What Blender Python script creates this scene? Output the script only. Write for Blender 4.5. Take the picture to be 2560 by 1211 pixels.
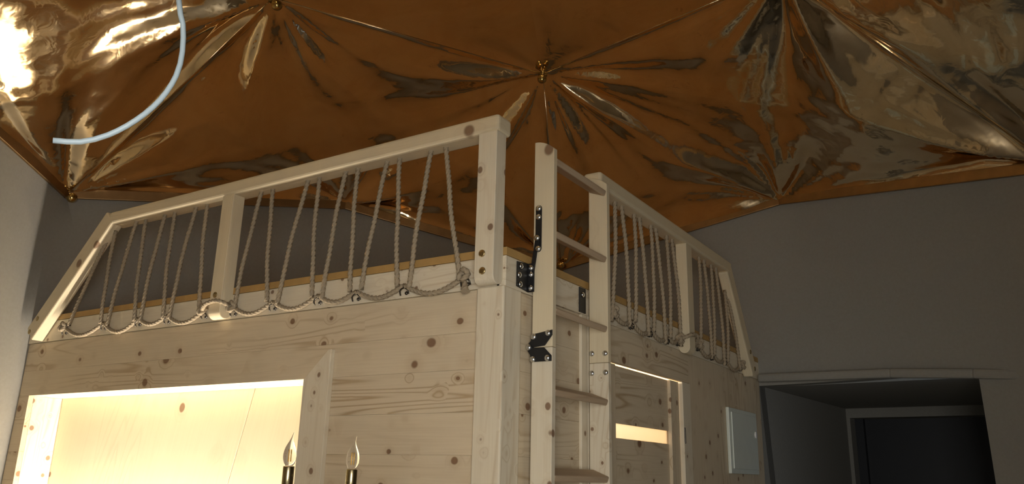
import bpy, bmesh, math, random
from math import sin, cos, radians, pi, sqrt, exp, atan2
from mathutils import Vector as V, Matrix as M

for o in list(bpy.data.objects): bpy.data.objects.remove(o)
scene = bpy.context.scene
COL = scene.collection
random.seed(7)
ZC = 1.6                                   # eye height; tables below give z relative to the eye

# ------------------------------------------------------------------ camera
yaw, pitch, roll, FPX = -0.57378, 0.28118, 0.02343, 2021.8
fw = V((sin(yaw)*cos(pitch), cos(yaw)*cos(pitch), sin(pitch)))
rt = V((cos(yaw), -sin(yaw), 0)); up = rt.cross(fw)
rt, up = cos(roll)*rt + sin(roll)*up, -sin(roll)*rt + cos(roll)*up
cd = bpy.data.cameras.new('camera'); cam = bpy.data.objects.new('camera', cd); COL.objects.link(cam)
cd.sensor_width = 36; cd.sensor_fit = 'HORIZONTAL'; cd.lens = 36*FPX/2560; cd.clip_start = 0.05
mt = M((rt, up, -fw)).transposed().to_4x4(); mt.translation = (0, 0, ZC); cam.matrix_world = mt
scene.camera = cam

# ------------------------------------------------------------------ light, world, exposure
scene.view_settings.view_transform = 'Standard'; scene.view_settings.look = 'None'
scene.view_settings.gamma = 1; scene.view_settings.use_curve_mapping = False
scene.view_settings.exposure = 0.0
w = bpy.data.worlds.new('world'); scene.world = w; w.use_nodes = True
w.node_tree.nodes['Background'].inputs[0].default_value = (0.62, 0.78, 1.0, 1)
w.node_tree.nodes['Background'].inputs[1].default_value = 0.6
HD = V((sin(yaw), cos(yaw), 0)); HR = V((cos(yaw), -sin(yaw), 0))      # heading of the porch, its right-hand side
def area_light(name, loc, to, sx, sy, power, color):
    l = bpy.data.lights.new(name, 'AREA'); l.shape = 'RECTANGLE'; l.size = sx; l.size_y = sy; l.energy = power; l.color = color
    o = bpy.data.objects.new(name, l); COL.objects.link(o); o.location = loc
    o.rotation_euler = (V(to)-V(loc)).to_track_quat('-Z', 'Y').to_euler(); return o
PORCH_BACK = -HD*1.25
area_light('daylight_porch_door_offscreen', tuple(PORCH_BACK + HR*0.10 + V((0, 0, ZC+0.0))), tuple(HD*3 + HR*0.10 + V((0, 0, ZC+0.0))), 1.3, 1.9, 92, (1.0, 0.95, 0.86))  # daylight inferred from behind the camera; its porch door is unseen and invented


# ------------------------------------------------------------------ materials
def mat(name):
    m = bpy.data.materials.new(name); m.use_nodes = True
    return m, m.node_tree, m.node_tree.nodes['Principled BSDF']
def N(t, typ, **kw):
    n = t.nodes.new(typ)
    for k, v in kw.items():
        if k.startswith('i_'):
            key = k[2:]; key = int(key) if key.isdigit() else key.replace('_', ' ')
            n.inputs[key].default_value = v
        else: setattr(n, k, v)
    return n
def MA(t, op, a, b=None, c=None, clamp=False):
    n = t.nodes.new('ShaderNodeMath'); n.operation = op; n.use_clamp = clamp
    for i, x in enumerate((a, b, c)):
        if x is None: continue
        if isinstance(x, (int, float)): n.inputs[i].default_value = x
        else: t.links.new(x, n.inputs[i])
    return n.outputs[0]
def VM(t, op, a, b):
    n = t.nodes.new('ShaderNodeVectorMath'); n.operation = op
    for i, x in enumerate((a, b)):
        if isinstance(x, tuple): n.inputs[i].default_value = x
        else: t.links.new(x, n.inputs[i])
    return n.outputs[0]
def MIX(t, f, a, b):
    n = t.nodes.new('ShaderNodeMix'); n.data_type = 'RGBA'
    for s, x in ((n.inputs[0], f), (n.inputs[6], a), (n.inputs[7], b)):
        if isinstance(x, (int, float)): s.default_value = x
        elif isinstance(x, tuple): s.default_value = (*x, 1)
        else: t.links.new(x, s)
    return n.outputs[2]
def SS(t, x, lo, hi):
    n = t.nodes.new('ShaderNodeMapRange'); n.interpolation_type = 'SMOOTHSTEP'
    t.links.new(x, n.inputs[0]); n.inputs[1].default_value = lo; n.inputs[2].default_value = hi
    return n.outputs[0]

def wood(name, base, dark, knot=(0.16, 0.065, 0.025), rings=0.55, kscale=6.5, kdens=0.25, rough=0.55, freq=46.0):
    m, t, b = mat(name)
    g = N(t, 'ShaderNodeAttribute', attribute_name='gco').outputs['Vector']
    warp = N(t, 'ShaderNodeTexNoise', i_Scale=9.0, i_Detail=2.0); t.links.new(g, warp.inputs['Vector'])
    kv = VM(t, 'MULTIPLY', VM(t, 'ADD', g, VM(t, 'MULTIPLY', VM(t, 'SUBTRACT', warp.outputs['Color'], (.5, .5, .5)), (.014, .014, .014))), (.85, 1., 1.))
    vo = N(t, 'ShaderNodeTexVoronoi', i_Scale=kscale); t.links.new(kv, vo.inputs['Vector'])
    d = vo.outputs['Distance']
    sep = N(t, 'ShaderNodeSeparateColor'); t.links.new(vo.outputs['Color'], sep.inputs[0])
    on = MA(t, 'GREATER_THAN', sep.outputs[0], kdens)
    rad = MA(t, 'MULTIPLY_ADD', sep.outputs[1], 0.10, 0.08)
    rel = MA(t, 'DIVIDE', d, rad)
    km = MA(t, 'MULTIPLY', MA(t, 'SUBTRACT', 1.0, SS(t, rel, 0.75, 1.15)), on)
    halo = MA(t, 'MULTIPLY', MA(t, 'SUBTRACT', 1.0, SS(t, rel, 0.9, 3.2)), on)
    n1 = N(t, 'ShaderNodeTexNoise', i_Scale=1.0, i_Detail=2.5, i_Roughness=0.45, i_Distortion=0.35)
    t.links.new(VM(t, 'MULTIPLY', g, (0.45, 5.0, 5.0)), n1.inputs['Vector'])
    ph = MA(t, 'MULTIPLY_ADD', halo, 0.09, n1.outputs['Fac'])
    s = MA(t, 'SINE', MA(t, 'MULTIPLY', ph, freq*2))
    ring = MA(t, 'POWER', MA(t, 'MULTIPLY_ADD', s, 0.5, 0.5), 5.0)
    pn = N(t, 'ShaderNodeTexNoise', i_Scale=1.0, i_Detail=2.0)
    t.links.new(VM(t, 'MULTIPLY', g, (0.7, 2.6, 2.6)), pn.inputs['Vector'])
    ring = MA(t, 'MULTIPLY', ring, SS(t, pn.outputs['Fac'], 0.38, 0.66))
    fb = N(t, 'ShaderNodeTexNoise', i_Scale=1.0, i_Detail=3.0)
    t.links.new(VM(t, 'MULTIPLY', g, (4.0, 160.0, 160.0)), fb.inputs['Vector'])
    bl = N(t, 'ShaderNodeTexNoise', i_Scale=3.0, i_Detail=3.0); t.links.new(g, bl.inputs['Vector'])
    c = MIX(t, MA(t, 'MULTIPLY', ring, rings), base, dark)
    c = MIX(t, MA(t, 'MULTIPLY', SS(t, fb.outputs['Fac'], 0.35, 0.75), 0.16), c, dark)
    c = MIX(t, MA(t, 'MULTIPLY', SS(t, bl.outputs['Fac'], 0.4, 0.75), 0.22), c, tuple(min(1, x*1.2) for x in base))
    c = MIX(t, MA(t, 'MULTIPLY', halo, 0.22), c, dark)
    c = MIX(t, MA(t, 'MULTIPLY', km, 0.8), c, knot)
    t.links.new(c, b.inputs['Base Color']); b.inputs['Roughness'].default_value = rough
    b.inputs['Specular IOR Level'].default_value = 0.3
    bp = N(t, 'ShaderNodeBump', i_Strength=0.12, i_Distance=0.002)
    t.links.new(MA(t, 'ADD', ring, fb.outputs['Fac']), bp.inputs['Height']); t.links.new(bp.outputs[0], b.inputs['Normal'])
    return m
def simple(name, col, rough=0.5, metal=0.0, noise=0.0, nscale=30.0, bump=0.0, spec=0.5):
    m, t, b = mat(name)
    b.inputs['Roughness'].default_value = rough; b.inputs['Metallic'].default_value = metal
    b.inputs['Specular IOR Level'].default_value = spec
    tc = N(t, 'ShaderNodeTexCoord').outputs['Object']
    n = N(t, 'ShaderNodeTexNoise', i_Scale=nscale, i_Detail=4.0); t.links.new(tc, n.inputs['Vector'])
    lo = tuple(x*(1-noise) for x in col); hi = tuple(min(1, x*(1+noise)) for x in col)
    t.links.new(MIX(t, n.outputs['Fac'], lo, hi), b.inputs['Base Color'])
    if bump:
        bp = N(t, 'ShaderNodeBump', i_Strength=bump, i_Distance=0.003); t.links.new(n.outputs['Fac'], bp.inputs['Height'])
        t.links.new(bp.outputs[0], b.inputs['Normal'])
    return m
PINE = wood('whitewashed_pine', (0.72, 0.645, 0.505), (0.50, 0.38, 0.24), rings=0.6, kscale=13.0, kdens=0.12)
PANEL = wood('pine_panel', (0.64, 0.54, 0.39), (0.38, 0.26, 0.14), rings=0.8, kscale=9.0, kdens=0.2)
RAILW = wood('planed_pale_pine', (0.69, 0.595, 0.42), (0.56, 0.45, 0.30), rings=0.35, kdens=0.72)
RUNGW = wood('brownish_pine', (0.50, 0.375, 0.255), (0.33, 0.22, 0.13), rings=0.5, kdens=0.9)
DECK = wood('plywood_deck', (0.78, 0.54, 0.31), (0.56, 0.35, 0.18), rings=0.4, kdens=0.85)
EDGE = simple('honey_board_edge', (0.42, 0.26, 0.09), 0.6, noise=0.15, nscale=18)
PLASTER = simple('grey_plaster', (0.275, 0.268, 0.245), 0.85, noise=0.10, nscale=60, bump=0.15, spec=0.2)
FLOORM = simple('grey_screed', (0.30, 0.28, 0.25), 0.7, noise=0.12, nscale=6)
BLACK = simple('black_powder_coat', (0.010, 0.010, 0.011), 0.45, noise=0.2, nscale=200)
ZINC = simple('zinc_plated_steel', (0.72, 0.74, 0.76), 0.22, metal=1.0, noise=0.05)
BRONZE = simple('yellow_chromate_screw', (0.42, 0.32, 0.16), 0.35, metal=1.0, noise=0.25, nscale=300)
HOOKM = simple('dark_steel_hook', (0.10, 0.09, 0.08), 0.35, metal=1.0, noise=0.2, nscale=300)
BRASS = simple('brass', (0.62, 0.43, 0.16), 0.16, metal=1.0, noise=0.1, nscale=40)
OLDBRASS = simple('antique_brass', (0.40, 0.33, 0.19), 0.24, metal=1.0, noise=0.15, nscale=60)
CABLEM = simple('white_cable_sheath', (0.50, 0.62, 0.70), 0.45, noise=0.03)
PLASTIC = simple('grey_painted_metal', (0.70, 0.75, 0.69), 0.4, noise=0.05, nscale=12)
WHITE = simple('white_plastic', (0.9, 0.9, 0.9), 0.3)
NAVY = simple('dark_blue_paint', (0.012, 0.015, 0.022), 0.5, noise=0.15, nscale=8)
PIPEM = simple('pale_end_grain', (0.78, 0.74, 0.66), 0.6, noise=0.06, nscale=80)
ROPEM = simple('jute_rope', (0.37, 0.30, 0.21), 0.9, noise=0.35, nscale=220, bump=0.6, spec=0.1)
def glass_mat(name, tint=(1, 1, 1), rough=0.0):
    m, t, b = mat(name); b.inputs['Base Color'].default_value = (*tint, 1)
    b.inputs['Transmission Weight'].default_value = 1.0; b.inputs['Roughness'].default_value = rough; b.inputs['IOR'].default_value = 1.45
    return m
GLASS = glass_mat('clear_glass'); BULBG = glass_mat('thin_bulb_glass'); BULBG.node_tree.nodes['Principled BSDF'].inputs['IOR'].default_value = 1.12
FROST = glass_mat('frosted_pane', (0.97, 0.95, 0.9), 0.35)
def foil_mat():
    m, t, b = mat('bronze_gold_foil')
    tc = N(t, 'ShaderNodeTexCoord').outputs['Object']
    b.inputs['Metallic'].default_value = 1.0
    n = N(t, 'ShaderNodeTexNoise', i_Scale=2.2, i_Detail=5.0, i_Roughness=0.6, i_Distortion=0.8); t.links.new(tc, n.inputs['Vector'])
    t.links.new(MIX(t, SS(t, n.outputs['Fac'], 0.35, 0.65), (0.88, 0.68, 0.42), (0.95, 0.78, 0.54)), b.inputs['Base Color'])
    b.inputs['Roughness'].default_value = 0.10
    a = N(t, 'ShaderNodeTexNoise', i_Scale=2.6, i_Detail=1.5, i_Roughness=0.45, i_Distortion=0.9); t.links.new(tc, a.inputs['Vector'])
    c = N(t, 'ShaderNodeTexNoise', i_Scale=11.0, i_Detail=2.0, i_Distortion=1.0); t.links.new(tc, c.inputs['Vector'])
    h = MA(t, 'MULTIPLY_ADD', c.outputs['Fac'], 0.07, a.outputs['Fac'])
    bp = N(t, 'ShaderNodeBump', i_Strength=0.9, i_Distance=0.022); t.links.new(h, bp.inputs['Height'])
    t.links.new(bp.outputs[0], b.inputs['Normal'])
    return m
FOIL = foil_mat()
TAPE = simple('bronze_tape', (0.40, 0.26, 0.13), 0.38, metal=1.0, noise=0.25, nscale=14, bump=0.5)

# ------------------------------------------------------------------ object helpers
WL = {}                                                          # world location of every parent used
def place(o, parent, loc):
    loc = V(loc); WL[o.name] = loc
    if parent is None: o.location = loc
    else: o.parent = parent; o.location = loc - WL[parent.name]
def tag(o, label=None, cat=None, group=None, kind=None):
    for k, v in (('label', label), ('category', cat), ('group', group), ('kind', kind)):
        if v: o[k] = v
    return o
def empty(name, loc, label=None, cat=None, group=None, kind=None, parent=None):
    o = bpy.data.objects.new(name, None); COL.objects.link(o); o.empty_display_size = .05
    place(o, parent, (loc[0], loc[1], loc[2])); return tag(o, label, cat, group, kind)
def link_mesh(name, me, m, parent=None, loc=None, matrix=None):
    if m and not me.materials: me.materials.append(m)
    o = bpy.data.objects.new(name, me); COL.objects.link(o)
    if matrix is not None:
        place(o, parent, matrix.translation); o.rotation_mode = 'QUATERNION'; o.rotation_quaternion = matrix.to_quaternion()
    else: place(o, parent, loc if loc is not None else (0, 0, 0))
    return o
def set_gco(me, fn):
    a = me.attributes.new('gco', 'FLOAT_VECTOR', 'POINT')
    for i, v in enumerate(me.vertices): a.data[i].vector = fn(v.co)
def frame(p, q, side=V((0, 0, 1))):
    """matrix at the middle of p-q, x along p->q, z as near as possible to side"""
    p, q = V(p), V(q); x = (q-p).normalized(); y = V(side).cross(x)
    if y.length < 1e-6: y = V((0, 1, 0)).cross(x)
    y.normalize(); z = x.cross(y)
    m = M((x, y, z)).transposed().to_4x4(); m.translation = (p+q)/2; return m
def bar_mesh(L, wy, wz, bev=0.003, seg=2, axis=0):
    """box of length L along its x; grain runs along x"""
    bm = bmesh.new(); bmesh.ops.create_cube(bm, size=1)
    for v in bm.verts: v.co = V((v.co.x*L, v.co.y*wy, v.co.z*wz))
    if bev > 0: bmesh.ops.bevel(bm, geom=bm.edges[:], offset=min(bev, .45*min(L, wy, wz)), segments=seg, affect='EDGES', profile=.5)
    me = bpy.data.meshes.new('bar'); bm.to_mesh(me); bm.free()
    r = V((random.uniform(-9, 9), random.uniform(-9, 9), random.uniform(-9, 9)))
    set_gco(me, lambda c: (V(c) if axis == 0 else V((c.y, c.x, c.z)) if axis == 1 else V((c.z, c.y, c.x))) + r)
    return me
def bar(name, p, q, wy, wz, m, parent=None, side=V((0, 0, 1)), bev=0.003, seg=2):
    fr = frame(p, q, side); L = (V(q)-V(p)).length
    return link_mesh(name, bar_mesh(L, wy, wz, bev, seg), m, parent, matrix=fr)
def R(x, y, z): return V((x, y, z+ZC))                            # eye-relative -> world
def box(name, lo, hi, m, parent=None, grain='x', bev=0.003, seg=2):
    """axis-aligned box given eye-relative corners"""
    lo, hi = R(*lo), R(*hi); c = (lo+hi)/2; s = hi-lo
    ax = 'xyz'.index(grain)
    bm = bmesh.new(); bmesh.ops.create_cube(bm, size=1)
    for v in bm.verts: v.co = V((v.co.x*s.x, v.co.y*s.y, v.co.z*s.z))
    if bev > 0: bmesh.ops.bevel(bm, geom=bm.edges[:], offset=min(bev, .45*min(s)), segments=seg, affect='EDGES', profile=.5)
    me = bpy.data.meshes.new(name); bm.to_mesh(me); bm.free()
    r = V((random.uniform(-9, 9), random.uniform(-9, 9), random.uniform(-9, 9)))
    o = [ax]+[i for i in range(3) if i != ax]
    set_gco(me, lambda k: V((k[o[0]], k[o[1]], k[o[2]]))+r)
    return link_mesh(name, me, m, parent, loc=c)
def prism(name, pts, nrm, m, parent=None, grain=None, bev=0.0):
    """closed prism: polygon pts (world) pushed by vector nrm"""
    pts = [V(p) for p in pts]; c = sum(pts, V())/len(pts); n = V(nrm)
    bm = bmesh.new()
    a = [bm.verts.new(p-c) for p in pts]; b = [bm.verts.new(p-c+n) for p in pts]
    bm.faces.new(a); bm.faces.new(b[::-1])
    for i in range(len(pts)):
        j = (i+1) % len(pts); bm.faces.new((a[j], a[i], b[i], b[j]))
    bmesh.ops.recalc_face_normals(bm, faces=bm.faces[:])
    if bev: bmesh.ops.bevel(bm, geom=bm.edges[:], offset=bev, segments=2, affect='EDGES', profile=.5)
    me = bpy.data.meshes.new(name); bm.to_mesh(me); bm.free()
    gx = V(grain).normalized() if grain else V((1, 0, 0)); gz = n.normalized(); gy = gz.cross(gx)
    r = V((random.uniform(-9, 9), random.uniform(-9, 9), random.uniform(-9, 9)))
    set_gco(me, lambda k: V((V(k).dot(gx), V(k).dot(gy), V(k).dot(gz)))+r)
    return link_mesh(name, me, m, parent, loc=c)
def lathe_mesh(prof, seg=20, smooth=True):
    """prof: (r, z) from bottom to top, about z"""
    vs, fs = [], []
    for r, z in prof:
        for i in range(seg):
            a = 2*pi*i/seg; vs.append((r*cos(a), r*sin(a), z))
    for k in range(len(prof)-1):
        for i in range(seg):
            j = (i+1) % seg; fs.append((k*seg+i, k*seg+j, (k+1)*seg+j, (k+1)*seg+i))
    fs.append(tuple(range(seg))[::-1]); fs.append(tuple((len(prof)-1)*seg+i for i in range(seg)))
    me = bpy.data.meshes.new('lathe'); me.from_pydata(vs, [], fs)
    if smooth: me.polygons.foreach_set('use_smooth', [len(p.vertices) == 4 for p in me.polygons])
    return me
def zmat(loc, axis):
    q = V(axis).normalized().to_track_quat('Z', 'Y'); m = q.to_matrix().to_4x4(); m.translation = loc; return m
def tube_mesh(pts, rad, seg=10, lobes=0, twist=0.0, cap=True, step=None, rads=None):
    """swept tube; lobes/twist give a laid rope"""
    pts = [V(p) for p in pts]
    if step:                                                       # resample a Catmull-Rom through the points
        out = []; P = [pts[0]*2-pts[1]]+pts+[pts[-1]*2-pts[-2]]
        for i in range(1, len(P)-2):
            n = max(2, int((P[i+1]-P[i]).length/step))
            for k in range(n):
                u = k/n; a, b, c, d = P[i-1], P[i], P[i+1], P[i+2]
                out.append(.5*((2*b)+(c-a)*u+(2*a-5*b+4*c-d)*u*u+(3*b-a-3*c+d)*u**3))
        out.append(pts[-1]); pts = out
    vs, fs = [], []; nrm = None; L = 0
    for i, p in enumerate(pts):
        t = (pts[min(i+1, len(pts)-1)]-pts[max(i-1, 0)]).normalized()
        if nrm is None: nrm = t.orthogonal().normalized()
        nrm = (nrm-t*nrm.dot(t)).normalized(); b = t.cross(nrm)
        if i: L += (p-pts[i-1]).length
        rr = rads[i] if rads else rad
        for k in range(seg):
            a = 2*pi*k/seg
            r = rr*(1+(0.34*abs(cos(lobes*a/2))-0.20 if lobes else 0)); aa = a+twist*L
            vs.append(p+(nrm*cos(aa)+b*sin(aa))*r)
    for i in range(len(pts)-1):
        for k in range(seg):
            j = (k+1) % seg; fs.append((i*seg+k, i*seg+j, (i+1)*seg+j, (i+1)*seg+k))
    if cap: fs.append(tuple(range(seg))[::-1]); fs.append(tuple((len(pts)-1)*seg+k for k in range(seg)))
    me = bpy.data.meshes.new('tube'); me.from_pydata(vs, [], fs)
    me.polygons.foreach_set('use_smooth', [len(p.vertices) == 4 for p in me.polygons])
    return me
def centred(me):
    c = sum((v.co for v in me.vertices), V())/len(me.vertices)
    for v in me.vertices: v.co -= c
    return c
def tube(name, pts, rad, m, parent=None, **kw):
    me = tube_mesh(pts, rad, **kw); c = centred(me); return link_mesh(name, me, m, parent, loc=c)

# ------------------------------------------------------------------ dome skeleton (two-frequency geodesic)
S = 3.3; CX, CY, PH = -1.8546, 2.7555, -0.423
def az(k, r, z): a = PH+radians(36*k); return R(CX+S*r*sin(a), CY+S*r*cos(a), S*z)
HUB, RIM, EQ, GR = {}, {}, {}, {}
for k in range(-4, 6, 2): HUB[k] = az(k, .437, .762)
for k in range(-4, 6): RIM[k] = az(k, .8944, .479) if k % 2 == 0 else az(k, .802, .562)
RIM[-2] = R(-4.822, 2.445, 1.581); RIM[-1] = R(-4.058, 4.028, 1.855); RIM[0] = R(-3.020, 5.398, 1.581)
RIM[1] = R(-1.313, 5.422, 1.855); RIM[2] = R(.239, 4.744, 1.581)
RIM[-3] = az(-2.9, .88, .60)
HUB[-2] = R(-3.279, 2.573, 2.515); HUB[0] = R(-2.431, 4.083, 2.515); HUB[2] = R(-.828, 3.764, 2.515)
for i in range(10): EQ[i] = az(i-4.5, .97, -.22); GR[i] = V((EQ[i].x, EQ[i].y, 0))       # EQ[i] lies between RIM[i-5] and RIM[i-4]
rim = lambda k: RIM[(k+4) % 10-4]
hub = lambda k: HUB[(k+4) % 10-4]
eq = lambda k: EQ[int(round(k+4.5)) % 10]                            # k is a half-integer
APEX = R(CX, CY, 2.86); CEN = R(CX, CY, 0)

# shell walls: closed thick facets, booleaned where the porch and the corridor open
def facet_bm(pts, th=0.10):
    c = sum(pts, V())/len(pts); n = (pts[1]-pts[0]).cross(pts[2]-pts[0]).normalized()
    if n.dot(c-CEN) < 0: n = -n
    bm = bmesh.new()
    a = [bm.verts.new(p) for p in pts]; b = [bm.verts.new(p+n*th) for p in pts]
    bm.faces.new(a); bm.faces.new(b[::-1])
    for i in range(len(pts)):
        j = (i+1) % len(pts); bm.faces.new((a[j], a[i], b[i], b[j]))
    bmesh.ops.recalc_face_normals(bm, faces=bm.faces[:])
    return bm
def oriented_box_obj(o, ax, ay, x0, x1, y0, y1, z0, z1):
    vs = [o+ax*x+ay*y+V((0, 0, z)) for x in (x0, x1) for y in (y0, y1) for z in (z0, z1)]
    me = bpy.data.meshes.new('cut'); me.from_pydata(vs, [], [(0, 1, 3, 2), (4, 6, 7, 5), (0, 4, 5, 1), (2, 3, 7, 6), (0, 2, 6, 4), (1, 5, 7, 3)])
    bm = bmesh.new(); bm.from_mesh(me); bmesh.ops.recalc_face_normals(bm, faces=bm.faces[:]); bm.to_mesh(me); bm.free()
    c = bpy.data.objects.new('cut', me); COL.objects.link(c); return c
CL, CRX = V((-1.585, 5.57, 0)), V((-0.245, 5.27, 0))                 # corridor mouth, left and right corner
CD = V((sin(radians(4.7)), cos(radians(4.7)), 0)); CT = 0.625          # corridor direction and ceiling (eye-relative)
cut_porch = oriented_box_obj(V((0, 0, 0)), HR, HD, -1.15, 1.05, -3, 1.0, -.5, ZC+.72)
wide = (CRX-CL).dot(V((CD.y, -CD.x, 0)))
cut_corr = oriented_box_obj(CL, V((CD.y, -CD.x, 0)), CD, 0.0, wide, -.7, 2.5, -.5, ZC+CT)
def wall(name, ks, soften=10, ns=10):
    """plastered shell: facets welded, edges rounded off, given thickness, opened by the cutters"""
    idx, vs, fs = {}, [], []
    def vid(p):
        key = (round(p.x, 4), round(p.y, 4), round(p.z, 4))
        if key not in idx: idx[key] = len(vs); vs.append(V(p))
        return idx[key]
    for k in ks:
        e0, e1 = eq(k-.5), eq(k+.5); f0, f1 = V((e0.x, e0.y, 0)), V((e1.x, e1.y, 0))
        for a, b, c in ((rim(k), rim(k+1), e1), (rim(k), e0, e1), (e0, f0, e1), (f1, e1, f0)):
            g = {(i, j): vid(a+(b-a)*(i/ns)+(c-a)*(j/ns)) for i in range(ns+1) for j in range(ns+1-i)}
            for i in range(ns):
                for j in range(ns-i):
                    fs.append((g[i, j], g[i+1, j], g[i, j+1]))
                    if i+j < ns-1: fs.append((g[i+1, j], g[i+1, j+1], g[i, j+1]))
    fs = [f if (vs[f[1]]-vs[f[0]]).cross(vs[f[2]]-vs[f[0]]).dot(CEN-vs[f[0]]) > 0 else f[::-1] for f in fs]   # faces look into the room
    nb = [set() for _ in vs]; ec = {}
    for f in fs:
        for i in range(3):
            u, v = f[i], f[(i+1) % 3]; nb[u].add(v); nb[v].add(u); ec[(u, v)] = 1
    edge = [e for e in ec if (e[1], e[0]) not in ec]; bd = {i for e in edge for i in e}
    for _ in range(soften):
        nv = {i: sum((vs[j] for j in nb[i]), V())/len(nb[i]) for i in range(len(vs)) if i not in bd}
        for i, p in nv.items(): vs[i] = p
    n = len(vs)
    outv = []
    for p in vs:
        d = V((p.x-CX, p.y-CY, 0)).normalized(); outv.append(p+d*.10)
    fo = [tuple(i+n for i in f[::-1]) for f in fs]+[(v, u, u+n, v+n) for u, v in edge]
    me = bpy.data.meshes.new('f'); me.from_pydata(vs+outv, [], fs+fo)
    o = bpy.data.objects.new('f', me); COL.objects.link(o)
    for c in (cut_porch, cut_corr):
        b = o.modifiers.new('b', 'BOOLEAN'); b.object = c; b.operation = 'DIFFERENCE'; b.solver = 'EXACT'
    bpy.context.view_layer.update(); dg = bpy.context.evaluated_depsgraph_get()
    me = bpy.data.meshes.new_from_object(o.evaluated_get(dg)); bpy.data.objects.remove(o); me.name = name
    c = centred(me); me.materials.clear()
    bm = bmesh.new(); bm.from_mesh(me)
    for f in bm.faces: f.smooth = True
    for e in bm.edges:
        if len(e.link_faces) == 2 and e.calc_face_angle(0) > .5: e.smooth = False
    bm.to_mesh(me); bm.free()
    return tag(link_mesh(name, me, PLASTER, loc=c), kind='structure')
wall('wall_left', (-4, -3, -2), 2); wall('wall_back', (-1, 0, 1, 2), 12); wall('wall_right', (3, 4)); wall('wall_rear', (5,))
bpy.data.objects.remove(cut_porch); bpy.data.objects.remove(cut_corr)
fl = prism('floor', [az(k, 1.7, 0)*1 for k in range(10)], (0, 0, -.08), FLOORM)
fl.location.z -= ZC; tag(fl, kind='structure')
# entrance porch behind the camera and the corridor beside the loft
def obox(name, o, ax, ay, x0, x1, y0, y1, z0, z1, m, parent=None):
    pts = [V(o)+ax*x+ay*y+V((0, 0, z0)) for x, y in ((x0, y0), (x1, y0), (x1, y1), (x0, y1))]
    return prism(name, pts, (0, 0, z1-z0), m, parent)
Z0 = V((0, 0, 0))
po = empty('wall_porch', (0, 0, 0), kind='structure')
obox('porch_side', Z0, HR, HD, -1.25, -1.15, -1.45, .35, 0, ZC+.82, PLASTER, po)
obox('porch_side', Z0, HR, HD, 1.05, 1.15, -1.45, .6, 0, ZC+.82, PLASTER, po)
obox('porch_ceiling', Z0, HR, HD, -1.15, 1.05, -1.45, .28, ZC+.72, ZC+.82, PLASTER, po)
obox('porch_pier', Z0, HR, HD, -1.15, -.58, -1.45, -1.3, 0, ZC+.72, PLASTER, po)
obox('porch_pier', Z0, HR, HD, .78, 1.05, -1.45, -1.3, 0, ZC+.72, PLASTER, po)
CP = V((CD.y, -CD.x, 0))
wc = empty('wall_corridor', (CL.x, CL.y, 0), kind='structure')
obox('corridor_side', CL, CP, CD, -.08, 0, -.02, 2.3, 0, ZC+CT+.1, PLASTER, wc)
obox('corridor_side', CL, CP, CD, wide, wide+.08, .10, 2.3, 0, ZC+CT+.1, PLASTER, wc)
obox('corridor_ceiling', CL, CP, CD, 0, wide, .12, 2.3, ZC+CT, ZC+CT+.1, PLASTER, wc)
obox('corridor_lintel', CL, CP, CD, 0, wide, 2.05, 2.3, ZC+.545, ZC+CT, PLASTER, wc)
obox('corridor_pier', CL, CP, CD, 0, .03, 2.05, 2.3, 0, ZC+.545, PLASTER, wc)
d2 = empty('door_2', tuple(CL+CD*2.28), kind='structure')
obox('door_leaf', CL, CP, CD, .03, wide, 2.25, 2.29, 0, ZC+.545, NAVY, d2)
obox('door_frame', CL, CP, CD, .03, .10, 2.19, 2.25, 0, ZC+.545, NAVY, d2)
# plaster ledge over the corridor mouth
lp = [R(-1.56, 5.555, .668), R(-.70, 5.375, .640), R(-.25, 5.215, .60), R(.12, 5.04, .555), R(.6, 4.62, .50)]
lp = [p+V((CX-p.x, CY-p.y, 0)).normalized()*(.03 if i == 0 else .05) for i, p in enumerate(lp)]
tr = empty('trim_1', tuple(lp[0]), kind='structure')
for a, b in zip(lp, lp[1:]): bar('plaster_ledge', a, b+(b-a).normalized()*.01, .05, .055, PLASTER, tr, bev=.015)

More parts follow.
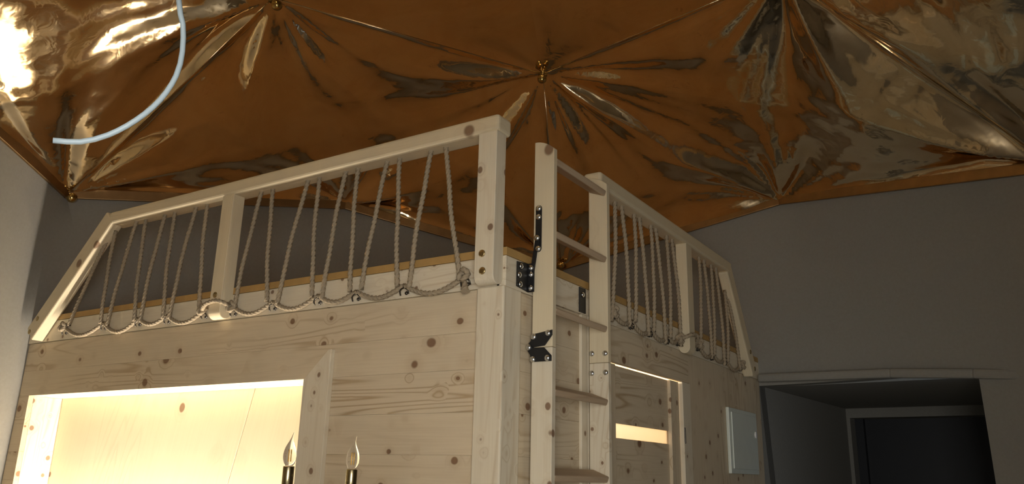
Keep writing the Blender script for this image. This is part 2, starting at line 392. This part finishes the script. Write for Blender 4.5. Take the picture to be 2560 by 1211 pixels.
# ------------------------------------------------------------------ foil ceiling
def foil_sheet(tris, corners, nsub, amp, name, seed):
    rnd = random.Random(seed)
    idx, vs, fs = {}, [], []
    def vid(p):
        key = (round(p.x, 4), round(p.y, 4), round(p.z, 4))
        if key not in idx: idx[key] = len(vs); vs.append(p.copy())
        return idx[key]
    for a, b, c in tris:
        g = {}
        for i in range(nsub+1):
            for j in range(nsub+1-i): g[i, j] = vid(a+(b-a)*(i/nsub)+(c-a)*(j/nsub))
        for i in range(nsub):
            for j in range(nsub-i):
                fs.append((g[i, j], g[i+1, j], g[i, j+1]))
                if i+j < nsub-1: fs.append((g[i+1, j], g[i+1, j+1], g[i, j+1]))
    nb = [set() for _ in vs]; ec = {}
    for f in fs:
        for i in range(3):
            a, b = f[i], f[(i+1) % 3]; nb[a].add(b); nb[b].add(a); e = (min(a, b), max(a, b)); ec[e] = ec.get(e, 0)+1
    bd = set()
    for (a, b), n in ec.items():
        if n == 1: bd.add(a); bd.add(b)
    free = [i for i in range(len(vs)) if i not in bd]
    for _ in range(90):                                             # taut membrane over the struts
        nv = {i: sum((vs[j] for j in nb[i]), V())/len(nb[i]) for i in free}
        for i, p in nv.items(): vs[i] = p
    # distance from the seams
    dist = {i: 0 for i in bd}; fr = list(bd); step = (tris[0][1]-tris[0][0]).length/nsub
    while fr:
        nx = []
        for i in fr:
            for j in nb[i]:
                if j not in dist: dist[j] = dist[i]+step; nx.append(j)
        fr = nx
    cen = sum(vs, V())/len(vs); nrm = V()
    for a, b, c in tris: nrm += (b-a).cross(c-a)
    nrm.normalize()
    if nrm.dot(CEN-cen) < 0: nrm = -nrm                              # into the room
    waves = []
    for p, wgt, reach in corners:
        e1 = (cen-p); e1 -= nrm*e1.dot(nrm); e1.normalize(); e2 = nrm.cross(e1)
        comps = [(rnd.choice((5, 7, 9, 12, 16, 22)), rnd.uniform(0, 6.28), rnd.uniform(.4, 1.0)) for _ in range(6)]
        waves.append((p, e1, e2, comps, wgt, reach, [rnd.uniform(-.25, .25) for _ in range(3)]))
    lf = [(V((rnd.uniform(-1, 1), rnd.uniform(-1, 1), rnd.uniform(-1, 1)))*rnd.uniform(3, 8), rnd.uniform(0, 6.28)) for _ in range(7)]
    for i in free:
        p = vs[i]; h = 0
        for q, e1, e2, comps, wgt, reach, bend in waves:
            d = p-q; r = d.length
            th = atan2(d.dot(e2), d.dot(e1)) + bend[0]*sin(3*r+bend[1]*9)*.35
            f = 0
            for n, ph, a in comps: f += a*(1-2*abs(sin(n*th/2+ph)))/n*9
            h += wgt*f*min(r, .35)*exp(-r/reach)
        for kv, ph in lf: h += .0016*sin(kv.dot(p)+ph)
        vs[i] = p+nrm*amp*h*min(1, dist[i]/.055)
    c0 = sum(vs, V())/len(vs)
    me = bpy.data.meshes.new(name); me.from_pydata([v-c0 for v in vs], [], fs)
    me.polygons.foreach_set('use_smooth', [True]*len(me.polygons))
    return me, c0
ceil = empty('ceiling', tuple(CEN+V((0, 0, 2))), kind='structure')
for k in range(-4, 6, 2):
    tris = [(hub(k), rim(k), rim(k+1)), (hub(k), rim(k+1), hub(k+2)), (hub(k+2), rim(k+1), rim(k+2))]
    me, c0 = foil_sheet(tris, [(hub(k), 1.0, .75), (hub(k+2), 1.0, .75), (rim(k), 1.0, .6), (rim(k+2), 1.0, .6), (rim(k+1), .8, .5)], 72, .10, 'foil_sheet', 11+k)
    link_mesh('foil_sheet', me, FOIL, ceil, loc=c0)
    me, c0 = foil_sheet([(APEX, hub(k), hub(k+2))], [(hub(k), .6, .4), (hub(k+2), .6, .4)], 56, .045, 'foil_sheet', 41+k)
    link_mesh('foil_sheet', me, FOIL, ceil, loc=c0)
n = 2
for k in range(-4, 6):                                               # foil-wrapped battens along the lower rim
    a, b = rim(k), rim(k+1); inw = (CEN+V((0, 0, .5))-(a+b)/2); inw.normalize()
    d = (b-a).normalized(); o = bar('trim_%d' % n, a+inw*.012-d*.01+V((0, 0, .012)), b+inw*.012+d*.01+V((0, 0, .012)), .022, .064, TAPE, None, side=V((0, 0, 1)), bev=.004)
    tag(o, kind='structure'); n += 1
# seam beads where the sheets meet
for k in range(-4, 6, 2):
    for a, b in ((hub(k), rim(k)), (hub(k), hub(k+2))):
        tube('foil_seam', [a+(CEN-a).normalized()*.002, b+(CEN-b).normalized()*.002], .0025, FOIL, ceil, seg=6)

# brass ball knobs on the hubs
KPROF = [(.028, -.004), (.030, 0), (.030, .006), (.012, .009), (.010, .026), (.017, .029), (.018, .034), (.011, .038),
         (.018, .041), (.027, .049), (.031, .060), (.029, .072), (.021, .083), (.009, .090), (.002, .092)]
KM = lathe_mesh(KPROF[9-2:], 20); KS = lathe_mesh(KPROF[:8], 20)
for p, lab in ((HUB[-2], 'brass ball knob at the foil peak with pale gathered crumples beneath it'),
               (HUB[0], 'brass ball knob at the foil hub directly above the ladder'),
               (HUB[2], 'brass ball knob at the foil hub over the corridor side'),
               (RIM[-2], 'brass ball knob in the low foil corner beside the left grey wall'),
               (RIM[0], 'brass ball knob at the low foil point behind the loft, seen past the ladder rail')):
    ax = (CEN+V((0, 0, .3))-p).normalized() if p is not RIM[0] else V((CEN.x-p.x, CEN.y-p.y, .25)).normalized(); base = p+ax*.004
    t = empty('ceiling_knob', tuple(base), lab, 'knob')
    link_mesh('stem', KS, BRASS, t, matrix=zmat(base, ax)); link_mesh('ball', KM, BRASS, t, matrix=zmat(base, ax))

# ------------------------------------------------------------------ the loft
XF, YF = -1.575, 2.40                                                # outer faces of the two fascia boards
BOLT = lathe_mesh([(.0115, 0), (.012, .002), (.0105, .005), (.006, .0075), (.001, .0085)], 14)
WOODBOLT = lathe_mesh([(.014, 0), (.014, .0025), (.009, .004), (.001, .0035)], 14)
def bolt(name, loc, axis, parent, m=ZINC, me=BOLT):
    if not me.materials: me.materials.append(m)
    return link_mesh(name, me, None, parent, matrix=zmat(loc, axis))
# walls below the platform
wf = empty('wall_front', (-3.2, YF, 0), kind='structure')
zs = [.662, .505, .368, .215, .065, -.085, -.235, -.385, -.535, -.685, -.835, -.985, -1.135, -1.285, -1.435, -1.6]
OL, OR = -4.746, -2.552
for hi, lo in zip(zs, zs[1:]):
    if lo >= .367:
        box('plank', (-4.85, YF+.008, lo+.0002), (-1.69, YF+.035, hi-.0002), PANEL, wf, bev=.0005, seg=1)
    elif lo > -.9:
        box('plank', (-4.95, YF+.008, lo+.0002), (OL, YF+.035, hi-.0002), PANEL, wf, bev=.0005, seg=1)
        box('plank', (OR, YF+.008, lo+.0002), (-1.69, YF+.035, hi-.0002), PANEL, wf, bev=.0005, seg=1)
    else:
        box('plank', (-4.95, YF+.008, lo+.0002), (-1.69, YF+.035, hi-.0002), PANEL, wf, bev=.0005, seg=1)
ws = empty('wall_side', (XF, 4.2, 0), kind='structure')
for hi, lo in zip(zs, zs[1:]):
    box('plank', (XF-.035, 2.50, lo+.0002), (XF-.008, 3.00, hi-.0002), PANEL, ws, 'y', bev=.0005, seg=1)
box('sheathing', (XF-.034, 4.19, -1.6), (XF-.008, 5.62, .6635), PANEL, ws, 'z', bev=.001, seg=1)
# opening into the nook
w1 = empty('window_1', (-3.65, YF+.1, ZC-.9), kind='structure')
box('head_lining', (OL-.02, YF+.036, .368), (OR, YF+.198, .388), PINE, w1)
box('jamb_lining', (OL-.02, YF+.036, -.85), (OL, YF+.198, .368), PINE, w1, 'z')
box('jamb_lining', (OR, YF+.036, -.85), (OR+.02, YF+.198, .368), PINE, w1, 'z')
box('sill_board', (OL-.02, YF-.01, -.885), (OR+.02, YF+.19, -.85), PINE, w1)
# board beside the opening with a slanting top
bt = prism('opening_batten', [R(-2.556, YF-.016, -1.6), R(-2.411, YF-.016, -1.6), R(-2.411, YF-.016, .482), R(-2.425, YF-.016, .482), R(-2.556, YF-.016, .364)],
           (0, .0238, 0), PINE, None, grain=(0, 0, 1), bev=.002)
tag(bt, 'knotty upright pine board with slanted top edge beside the bright opening', 'board')
cp = box('corner_post', (-1.695, YF-.010, -1.6), (-1.5745, 2.513, .665), PINE, None, 'z', bev=.006)
tag(cp, 'knotty square pine corner post beneath the meeting loft railings', 'post')
# platform
pf = empty('loft_platform', (-3.0, 3.6, ZC+.66), 'raised loft platform with honey board edges and pale pine fascia boards', 'platform')
deckpts = [R(x, y, .782) for x, y in ((-4.842, YF+.004), (XF-.004, YF+.004), (XF-.004, 5.580), (-2.213, 5.594), (-2.60, 5.540), (-2.960, 5.431), (-3.277, 5.253),
           (-3.543, 5.030), (-3.767, 4.789), (-3.961, 4.541), (-4.136, 4.287), (-4.304, 4.020), (-4.470, 3.730), (-4.614, 3.40))]
prism('deck', deckpts, (0, 0, .022), DECK, pf, grain=(1, 0, 0))
box('edge_strip', (-4.842, YF-.002, .781), (-1.625, YF+.016, .812), EDGE, pf, bev=.002)
box('edge_strip', (XF-.016, YF, .781), (XF+.002, 5.576, .812), EDGE, pf, 'y', bev=.002)
ff = box('fascia_board', (-4.846, YF, .664), (-1.60, YF+.04, .780), PINE, pf, bev=.003)
fs_ = box('fascia_board', (XF-.04, YF, .664), (XF, 5.590, .780), PINE, pf, 'y', bev=.003)
# inside lining of the nook and the lamp that lights it
wn = empty('wall_nook', (-3.6, 3.2, 0), kind='structure')
prism('lining_panel', [R(-4.95, 2.60, -.86), R(-3.443, 2.60, -.86), R(-3.036, 2.60, .63), R(-4.95, 2.60, .63)], (0, .02, 0), RAILW, wn, grain=(.2, 0, 1), bev=.002)
prism('lining_panel', [R(-3.438, 2.60, -.86), R(-2.40, 2.60, -.86), R(-2.40, 2.60, .63), R(-3.031, 2.60, .63)], (0, .02, 0), RAILW, wn, grain=(.2, 0, 1), bev=.002)
box('lining_panel', (-3.9, 4.55, -1.6), (-1.62, 4.57, .75), PANEL, wn, 'z')
box('light_blocking_board', (-2.40, YF+.036, -1.6), (-1.70, YF+.05, .655), PANEL, wn)  # unseen board added to stop lamp light leaking between the front planks
def room_lamp(loc, power, lab, ax=(0, 0, -1)):
    p = R(*loc); t = empty('wall_lamp', tuple(p), lab, 'lamp')
    link_mesh('lamp_holder', lathe_mesh([(.05, 0), (.05, .012), (.028, .02), (.026, .05), (.001, .05)], 20), WHITE, t, matrix=zmat(p, ax))
    gm, gt, gb = mat('lamp_glow'); gb.inputs['Emission Color'].default_value = (1, .84, .6, 1); gb.inputs['Emission Strength'].default_value = 30
    link_mesh('bulb', lathe_mesh([(.012, .05), (.02, .06), (.033, .085), (.034, .10), (.026, .122), (.010, .132), (.001, .133)], 20), gm, t, matrix=zmat(p, ax))
    l = bpy.data.lights.new('nook_light', 'POINT'); l.energy = power; l.color = (1.0, .86, .66); l.shadow_soft_size = .05
    o = bpy.data.objects.new('nook_light', l); COL.objects.link(o); place(o, t, p+V(ax)*.20)
    return t
ls = empty('light_strip', (-3.65, 2.46, ZC-.85), 'slim light strip on the sill board of the bright wall niche', 'lamp')
box('housing', (-4.68, 2.440, -.8495), (-2.62, 2.475, -.832), WHITE, ls)
gm, gt, gb = mat('strip_glow'); gb.inputs['Emission Color'].default_value = (1, .88, .68, 1); gb.inputs['Emission Strength'].default_value = 8
box('diffuser', (-4.67, 2.443, -.8315), (-2.63, 2.472, -.828), gm, ls, bev=0)
area_light('niche_lamp_offscreen', (-3.65, 2.458, ZC-.822), (-3.65, 2.60, ZC-.775), 2.0, .03, 310, (1.0, .89, .74))
room_lamp((-2.05, 4.0, .783), 40, 'bulb lamp under the loft behind the narrow door')

# guard rails
def round_post(a0, a1, b0, b1, z0, z1, along, m, par):
    """a: along the railing, b: across it; half-round foot at z0"""
    c, r = (b0+b1)/2, (b1-b0)/2
    pr = [(b1, z1), (b0, z1)]+[(c-r*cos(pi*i/10), z0+r-r*sin(pi*i/10)) for i in range(11)]
    pts = [R(a0, b, z) if along == 'x' else R(b, a0, z) for b, z in pr]
    return prism('post', pts, (a1-a0, 0, 0) if along == 'x' else (0, a1-a0, 0), m, par, grain=(0, 0, 1), bev=.003)
YP0, YP1 = 2.335, 2.405
gr = empty('guard_rail', (-2.9, 2.37, ZC+.66), 'long pale pine guard rail over the nook opening, laced with jute rope', 'railing', 'loft guard rails')
prof = [(-4.085, 1.257), (-1.585, 1.257), (-1.585, 1.327), (-4.085, 1.327)]
bar('top_rail', R(-4.12, 2.3825, 1.292), R(-1.583, 2.3825, 1.292), .095, .070, RAILW, gr, bev=.014, seg=3)
round_post(-1.672, -1.588, YP0, YF+.001, .664, 1.258, 'x', PINE, gr)
round_post(-3.168, -3.088, YP0, YF+.001, .660, 1.258, 'x', RAILW, gr)
bar('end_post', R(-4.722, 2.367, .700), R(-4.112, 2.367, 1.300), .067, .100, RAILW, gr, side=V((-1, 0, 1)), bev=.008)
for x, z in ((-1.638, .777), (-1.634, .711), (-3.132, .770), (-4.662, .785), (-4.722, .715)):
    bolt('bolt', R(x, YP0-.0005, z), (0, -1, 0), gr, BRONZE, WOODBOLT)
g2 = empty('guard_rail', (-1.545, 4.1, ZC+.66), 'shorter pale pine guard rail behind the ladder, laced with jute rope', 'railing', 'loft guard rails')
bar('top_rail', R(-1.5575, 3.060, 1.287), R(-1.5575, 4.90, 1.287), .090, .072, RAILW, g2, bev=.014, seg=3)
round_post(3.068, 3.150, -1.576, -1.514, .660, 1.252, 'y', RAILW, g2)
round_post(4.105, 4.190, -1.576, -1.514, .645, 1.252, 'y', RAILW, g2)
bar('end_post', R(-1.546, 5.275, .672), R(-1.546, 4.855, 1.275), .064, .105, RAILW, g2, side=V((0, 1, 1)), bev=.010)
for y, z in ((5.20, .80), (5.275, .70)): bolt('bolt', R(-1.5135, y, z), (1, 0, 0), g2, BRONZE, WOODBOLT)

# rope lacing: strand tops and bottoms, hooks
A = [((-4.139, 1.232), (-4.413, .754)), ((-4.108, 1.220), (-4.108, .740)), ((-3.921, 1.26), (-4.044, .725)), ((-3.843, 1.26), (-3.809, .729)),
     ((-3.677, 1.26), (-3.762, .719)), ((-3.599, 1.26), (-3.574, .723)), ((-3.425, 1.26), (-3.526, .719)), ((-3.342, 1.26), (-3.298, .738))]
AH = [(-4.463, .712), (-4.092, .709), (-3.79, .706), (-3.551, .70), (-3.27, .702)]
B = [((-2.944, 1.26), (-3.045, .728)), ((-2.87, 1.26), (-2.828, .739)), ((-2.636, 1.26), (-2.761, .719)), ((-2.568, 1.26), (-2.549, .729)), ((-2.406, 1.26), (-2.488, .715)),
     ((-2.336, 1.26), (-2.328, .732)), ((-2.168, 1.26), (-2.266, .734)), ((-2.104, 1.26), (-2.073, .726)), ((-1.937, 1.26), (-2.013, .715)), ((-1.866, 1.26), (-1.77, .739))]
BH = [(-3.060, .697), (-2.797, .699), (-2.520, .70), (-2.300, .695), (-2.045, .695), (-1.748, .70)]
C = [((3.293, 1.25), (3.243, .692)), ((3.363, 1.25), (3.437, .699)), ((3.508, 1.25), (3.501, .732)), ((3.568, 1.25), (3.656, .69)), ((3.714, 1.25), (3.722, .719)),
     ((3.774, 1.25), (3.872, .681)), ((3.925, 1.25), (3.94, .72)), ((3.998, 1.25), (4.088, .698))]
D = [((4.419, 1.25), (4.392, .774)), ((4.497, 1.25), (4.572, .694)), ((4.626, 1.25), (4.618, .721)), ((4.71, 1.25), (4.795, .684)), ((4.868, 1.131), (4.863, .715)), ((4.904, 1.132), (5.10, .69))]
CH = [(3.264, .70), (3.474, .695), (3.695, .692), (3.912, .687), (4.068, .700)]; DH = [(4.37, .715), (4.60, .692), (4.835, .692), (5.14, .692)]
RR = .0098
HOOK = tube_mesh([(-.020, -.006, -.022), (-.018, -.014, -.006), (-.006, -.016, .004), (.010, -.016, .004), (.020, -.014, -.004), (.021, -.006, -.018)], .0032, seg=6, step=.006)
SCREW = lathe_mesh([(.0075, 0), (.0075, .004), (.004, .008), (.001, .0085)], 10)
def lacing(strands, hooks, conv, lab, name='lacing_rope'):
    """conv(s, out, z): s along the railing, out away from the fascia"""
    o = empty(name, tuple(conv(sum(h[0] for h in hooks)/len(hooks), .02, hooks[0][1])), lab, 'rope', 'rope lacing under the guard rails')
    for (a, za), (b, zb) in strands:
        n_ = 6; pts = []
        for i in range(n_+1):
            u = i/n_; wob = .004*sin(u*9+a*7)*sin(pi*u)
            pts.append(conv(a+(b-a)*u+wob, .020+.008*sin(pi*u), za+.012+(zb-.02-za-.012)*u))
        tube('rope_strand', pts, RR, ROPEM, o, seg=12, lobes=3, twist=95, step=.012)
    hs = sorted(hooks)
    for (a, za), (b, zb) in zip(hs, hs[1:]):
        L = b-a; sag = min(.066, .22*L)*random.uniform(.75, 1.1); pts = []
        for i in range(13):
            u = i/12; z = za+(zb-za)*u+.028-sag*sin(pi*u)**.8 - .012*(abs(2*u-1)**6)
            pts.append(conv(a+L*u, .012+.004*sin(pi*u), z))
        tube('rope_swag', pts, RR*1.02, ROPEM, o, seg=12, lobes=3, twist=95, step=.012)
    for (a, za) in (hs[0], hs[-1]):                                   # end knots
        pts = []
        for i in range(22):
            t_ = i/21*2*pi*1.6
            pts.append(conv(a+.017*cos(t_)*(1-.2*i/21), .022+.011*sin(t_*1.5), za+.022+.017*sin(t_)-.012*i/21))
        tube('rope_knot', pts, RR*1.05, ROPEM, o, seg=12, lobes=3, twist=95, step=.008)
    return o
front = lambda s, out, z: R(s, YF-out, z)
side_ = lambda s, out, z: R(XF+out, s, z)
lacing(A, AH, front, 'jute rope laced in the short bay by the slanted rail end above the nook')
lb = lacing(B, BH, front, 'jute rope laced in the wide bay next to the corner post')
lc = lacing(C, CH, side_, 'jute rope laced in the railing bay right behind the ladder')
lacing(D, DH, side_, 'jute rope laced in the far bay above the grey wall box')
pts = [front(-1.748+.004*i, .016+.004*i, .70-.012*i) for i in range(5)]
tube('rope_swag', [front(x, o_, z) for x, o_, z in ((-3.275, .020, .715), (-3.215, .060, .722), (-3.170, .078, .730), (-3.128, .079, .737), (-3.086, .078, .735), (-3.060, .040, .720))], RR*1.02, ROPEM, lb, seg=12, lobes=3, twist=95, step=.012)
tube('rope_swag', [side_(y, o_, z) for y, o_, z in ((4.068, .022, .715), (4.095, .072, .738), (4.148, .074, .748), (4.205, .072, .742), (4.290, .022, .715), (4.370, .020, .722))], RR*1.02, ROPEM, lc, seg=12, lobes=3, twist=95, step=.012)
tube('frayed_tail', pts, .011, ROPEM, lb, seg=12, lobes=3, twist=60, rads=[.009, .010, .011, .014, .017])
for hs, conv, axis, par in ((AH+BH, front, (0, -1, 0), ff), (CH+DH, side_, (1, 0, 0), fs_)):
    for a, z in hs:
        p = conv(a, .0005, z)
        q = M.Rotation(0 if axis[0] == 0 else pi/2, 4, 'Z'); q.translation = p
        if not HOOK.materials: HOOK.materials.append(HOOKM)
        h = link_mesh('rope_hook', HOOK, None, par, matrix=q)
        bolt('hook_screw', conv(a+.006, .0005, z-.014), axis, par, HOOKM, SCREW)

# ------------------------------------------------------------------ folding ladder
ld = empty('ladder', (-1.51, 2.8, 0), 'folding pine ladder with black hinge plates leaning at the loft edge', 'ladder')
LX0, LX1 = -1.559, -1.471
def rail_piece(y0, z0, z1, top):
    pts = [(LX0, z0), (LX1, z0)]
    if top: pts += [(LX1, z1-.040)]+[(LX1-(LX1-LX0)*(i/7), z1-.040*(1-i/7)**2) for i in range(1, 8)]
    else: pts += [(LX1, z1), (LX0, z1)]
    return prism('ladder_rail', [R(x, y0, z) for x, z in pts], (0, .027, 0), PINE if not top else RAILW, ld, grain=(0, 0, 1), bev=.0025)
YL, YR = 2.565, 3.030
for y in (YL, YR):
    rail_piece(y, .4585, 1.283, True); rail_piece(y, -1.6, .4572, False)
RZ = [1.207-.3015*i for i in range(10)]
for z in RZ:
    if z < -1.5: continue
    a = radians(21); cx_ = (LX0+.006+LX1)/2; w_ = LX1-LX0-.008
    me = bar_mesh(YR-YL-.027, w_, .026, .006, 3)
    m = M.Rotation(pi/2, 4, 'Z'); m = M.Rotation(a, 4, 'Y') @ m; m.translation = R(cx_, (YL+.027+YR)/2, z+.004)
    link_mesh('rung', me, RUNGW, ld, matrix=m)
# hinge plates on the near rail
def plate(name, pts, y, th, par): return prism(name, [R(x, y, z) for x, z in pts], (0, -th, 0), BLACK, par, bev=.0012)
hx = lambda u: LX0-.004+u*(LX1-LX0)
h1 = plate('hinge_plate', [(LX0-.002, .507), (LX1+.001, .520), (LX1+.001, .500), (LX1-.030, .463), (LX0+.012, .459), (LX0-.014, .448), (LX0-.018, .462), (LX0-.012, .475), (LX0-.002, .485)], YL-.0005, .004, ld)
h2 = plate('hinge_plate', [(LX0-.002, .404), (LX1+.001, .404), (LX1+.001, .424), (LX1-.030, .455), (LX0+.012, .456), (LX0-.010, .466), (LX0-.019, .456), (LX0-.012, .444), (LX0-.002, .430)], YL-.0050, .004, ld)
for (x, z), h in (((LX0+.010, .498), h1), ((LX1-.016, .508), h1), ((LX0+.010, .414), h2), ((LX1-.016, .416), h2)):
    bolt('hinge_screw', R(x, YL-.0045-(.0045 if h is h2 else 0), z), (0, -1, 0), h)
bolt('hinge_pin', R(LX0-.008, YL-.0092, .459), (0, -1, 0), h2)
for x, z in ((-1.546, .498), (-1.485, .496), (-1.547, .416), (-1.484, .417)): bolt('joint_bolt', R(x, YR-.0005, z), (0, -1, 0), ld)
# stay: slotted bar on the rail, link, angle bracket on the fascia
cz = [(-1.535+.0135*cos(a), 1.000+.0135*sin(a)) for a in [pi*i/8 for i in range(9)]]
cb = [(-1.535+.0135*cos(a), .838+.0135*sin(a)) for a in [pi+pi*i/8 for i in range(9)]]
sb = prism('stay_bar', [R(x, YL-.0005, z) for x, z in cz+cb], (0, -.004, 0), BLACK, ld, bev=.0008)
for z in (1.000, .965, .838): bolt('stay_screw', R(-1.535, YL-.0045, z), (0, -1, 0), sb)
bar('stay_link', R(-1.537, YL-.0080, .878), R(-1.559, YL-.0080, .736), .003, .018, BLACK, ld, side=V((0, 0, 1)), bev=.0008)
bolt('stay_pin', R(-1.538, YL-.0095, .880), (0, -1, 0), sb)
br = prism('angle_bracket', [R(XF+.0005, 2.470, .772), R(XF+.0005, 2.553, .780), R(XF+.0005, 2.553, .668), R(XF+.0005, 2.470, .676)], (.004, 0, 0), BLACK, ld, bev=.001)
for y, z in ((2.497, .758), (2.486, .722), (2.494, .688)): bolt('bracket_screw', R(XF+.0045, y, z), (1, 0, 0), br)
fg = box('bracket_flange', (XF+.0005, 2.550, .668), (XF+.030, 2.5540, .780), BLACK, ld, bev=.001)
for z in (.762, .736, .684): bolt('bracket_screw', R(XF+.015, 2.5498, z), (0, -1, 0), fg)
br2 = box('angle_bracket', (XF+.0005, 2.965, .668), (XF+.006, 3.02, .775), BLACK, ld, bev=.001)
bolt('bracket_screw', R(XF+.0065, 2.99, .745), (1, 0, 0), br2)

# ------------------------------------------------------------------ door under the side railing
d1 = empty('door_1', (XF-.03, 3.65, 0), kind='structure')
box('casing', (XF-.03, 2.985, -1.6), (XF+.004, 3.042, .662), PINE, d1, 'z')
box('lintel_board', (XF-.03, 3.20, .500), (XF-.001, 4.235, .6635), PANEL, d1, 'y')
box('casing', (XF-.045, 4.120, -1.6), (XF+.006, 4.235, .498), PINE, d1, 'z')
box('casing', (XF-.045, 3.045, -1.6), (XF+.004, 3.262, .663), PINE, d1, 'z')
box('stile', (XF-.050, 3.268, -1.58), (XF-.014, 3.345, .4955), PANEL, d1, 'z')
box('stile', (XF-.050, 4.000, -1.58), (XF-.014, 4.114, .4955), PANEL, d1, 'z')
box('panel', (XF-.042, 3.345, .236), (XF-.030, 4.000, .495), PANEL, d1, 'y')
box('panel', (XF-.042, 3.345, -.55), (XF-.030, 4.000, .172), PANEL, d1, 'y')
box('panel', (XF-.042, 3.345, -1.58), (XF-.030, 4.000, -.61), PANEL, d1, 'y')
box('pane', (XF-.039, 3.345, .172), (XF-.034, 4.000, .236), FROST, d1, bev=0)
box('pane', (XF-.039, 3.345, -.61), (XF-.034, 4.000, -.55), FROST, d1, bev=0)
box('hinge', (XF+.0065, 4.122, .18), (XF+.011, 4.132, .26), HOOKM, d1, bev=.001)
# grey wall box
fb = empty('fuse_box', (XF, 5.14, ZC+.05), 'flat grey metal fuse box on the boarding under the far railing', 'fuse box')
box('frame', (XF-.0075, 4.85, .040), (XF+.012, 5.41, .425), PLASTIC, fb, bev=.004)
box('door', (XF+.0125, 4.885, .068), (XF+.020, 5.385, .400), PLASTIC, fb, bev=.003)
link_mesh('latch', lathe_mesh([(.022, 0), (.022, .004), (.016, .007), (.001, .007)], 20), WHITE, fb, matrix=zmat(R(XF+.0205, 5.345, .285), (1, 0, 0)))

# ------------------------------------------------------------------ hanging cable and candle chandelier
cab = [(-2.148, 1.344, 2.520), (-2.05, 1.24, 2.2), (-1.75, 1.06, 1.6), (-1.50, .92, 1.15), (-1.405, .867, .941), (-1.401, .882, .891), (-1.404, .892, .832), (-1.41, .89, .777), (-1.426, .873, .719), (-1.445, .841, .666), (-1.48, .809, .629), (-1.508, .773, .607), (-1.531, .733, .600)]
tag(tube('hanging_cable', [R(*p) for p in cab], .0056, CABLEM, None, seg=12, step=.02), 'loose white cable end dangling in a curve from the foil ceiling', 'cable')
ch = empty('chandelier', (-1.60, 1.59, 0), 'brass candle chandelier with clear flame-tip bulbs in front of the knotty pine wall', 'chandelier')
cc = V((-1.615, 1.615, 0)); cups = []
dv = V((.113, .115, 0)).normalized()
p1, p2 = V((-1.656, 1.523, 0)), V((-1.543, 1.638, 0)); mid_ = (p1+p2)/2; out = V((-dv.y, dv.x, 0))
cc = mid_-out*.115; rad = (p1-cc).length
a1 = atan2(p1.y-cc.y, p1.x-cc.x); a2 = atan2(p2.y-cc.y, p2.x-cc.x); da = a2-a1
link_mesh('stand', lathe_mesh([(.17, 0), (.17, .012), (.06, .03), (.016, .07), (.014, .8), (.022, 1.2), (.014, 1.28), (.03, 1.36), (.04, 1.40), (.02, 1.44), (.012, 1.47), (.001, 1.475)], 24), OLDBRASS, ch, loc=(cc.x, cc.y, 0))
def lathe_open(prof, seg=20):
    me = lathe_mesh(prof, seg); return me
BULB = lathe_mesh([(.009, 0), (.0135, .006), (.0168, .016), (.0175, .026), (.0160, .038), (.0115, .050), (.0060, .061), (.0030, .070), (.0018, .078), (.0012, .084)], 20)
for v in BULB.vertices:
    if v.co.z > .05: v.co.x += (v.co.z-.05)**2*7
SLV = lathe_mesh([(.0146, -.09), (.0146, -.002), (.0138, 0), (.0125, -.001), (.0125, -.01)], 24)
CUP = lathe_mesh([(.008, -.112), (.020, -.104), (.034, -.094), (.037, -.088), (.036, -.086), (.015, -.092)], 24)
zt = [.010, .006, -.13, -.13, -.13]
for i in range(5):
    aa = [a1, a2, a2+da*1.05, a2+da*2.1, a1-da*1.1][i] if i < 2 else a2+(2*pi-abs(da))*(i-1)/4*(1 if da > 0 else -1)
    p = cc+V((cos(aa), sin(aa), 0))*rad + V((0, 0, ZC+zt[i]))
    tube('arm', [V((cc.x, cc.y, 1.36)), V(((cc.x+p.x)/2, (cc.y+p.y)/2, 1.35)), V((p.x, p.y, 1.42)), V((p.x, p.y, p.z-.11))], .006, OLDBRASS, ch, seg=8, step=.015)
    link_mesh('drip_cup', CUP, OLDBRASS, ch, loc=p)
    sl = link_mesh('candle_sleeve', SLV, OLDBRASS, ch, loc=p)
    bu = link_mesh('flame_bulb', BULB, BULBG, ch, loc=p+V((0, 0, .001)))
    for dx in (-.004, .004):
        tube('filament', [p+V((dx, 0, .012)), p+V((dx*.9, 0, .042))], .0015, simple('amber_filament', (.75, .45, .12), .4) if 'amber_filament' not in bpy.data.materials else bpy.data.materials['amber_filament'], bu, seg=6)
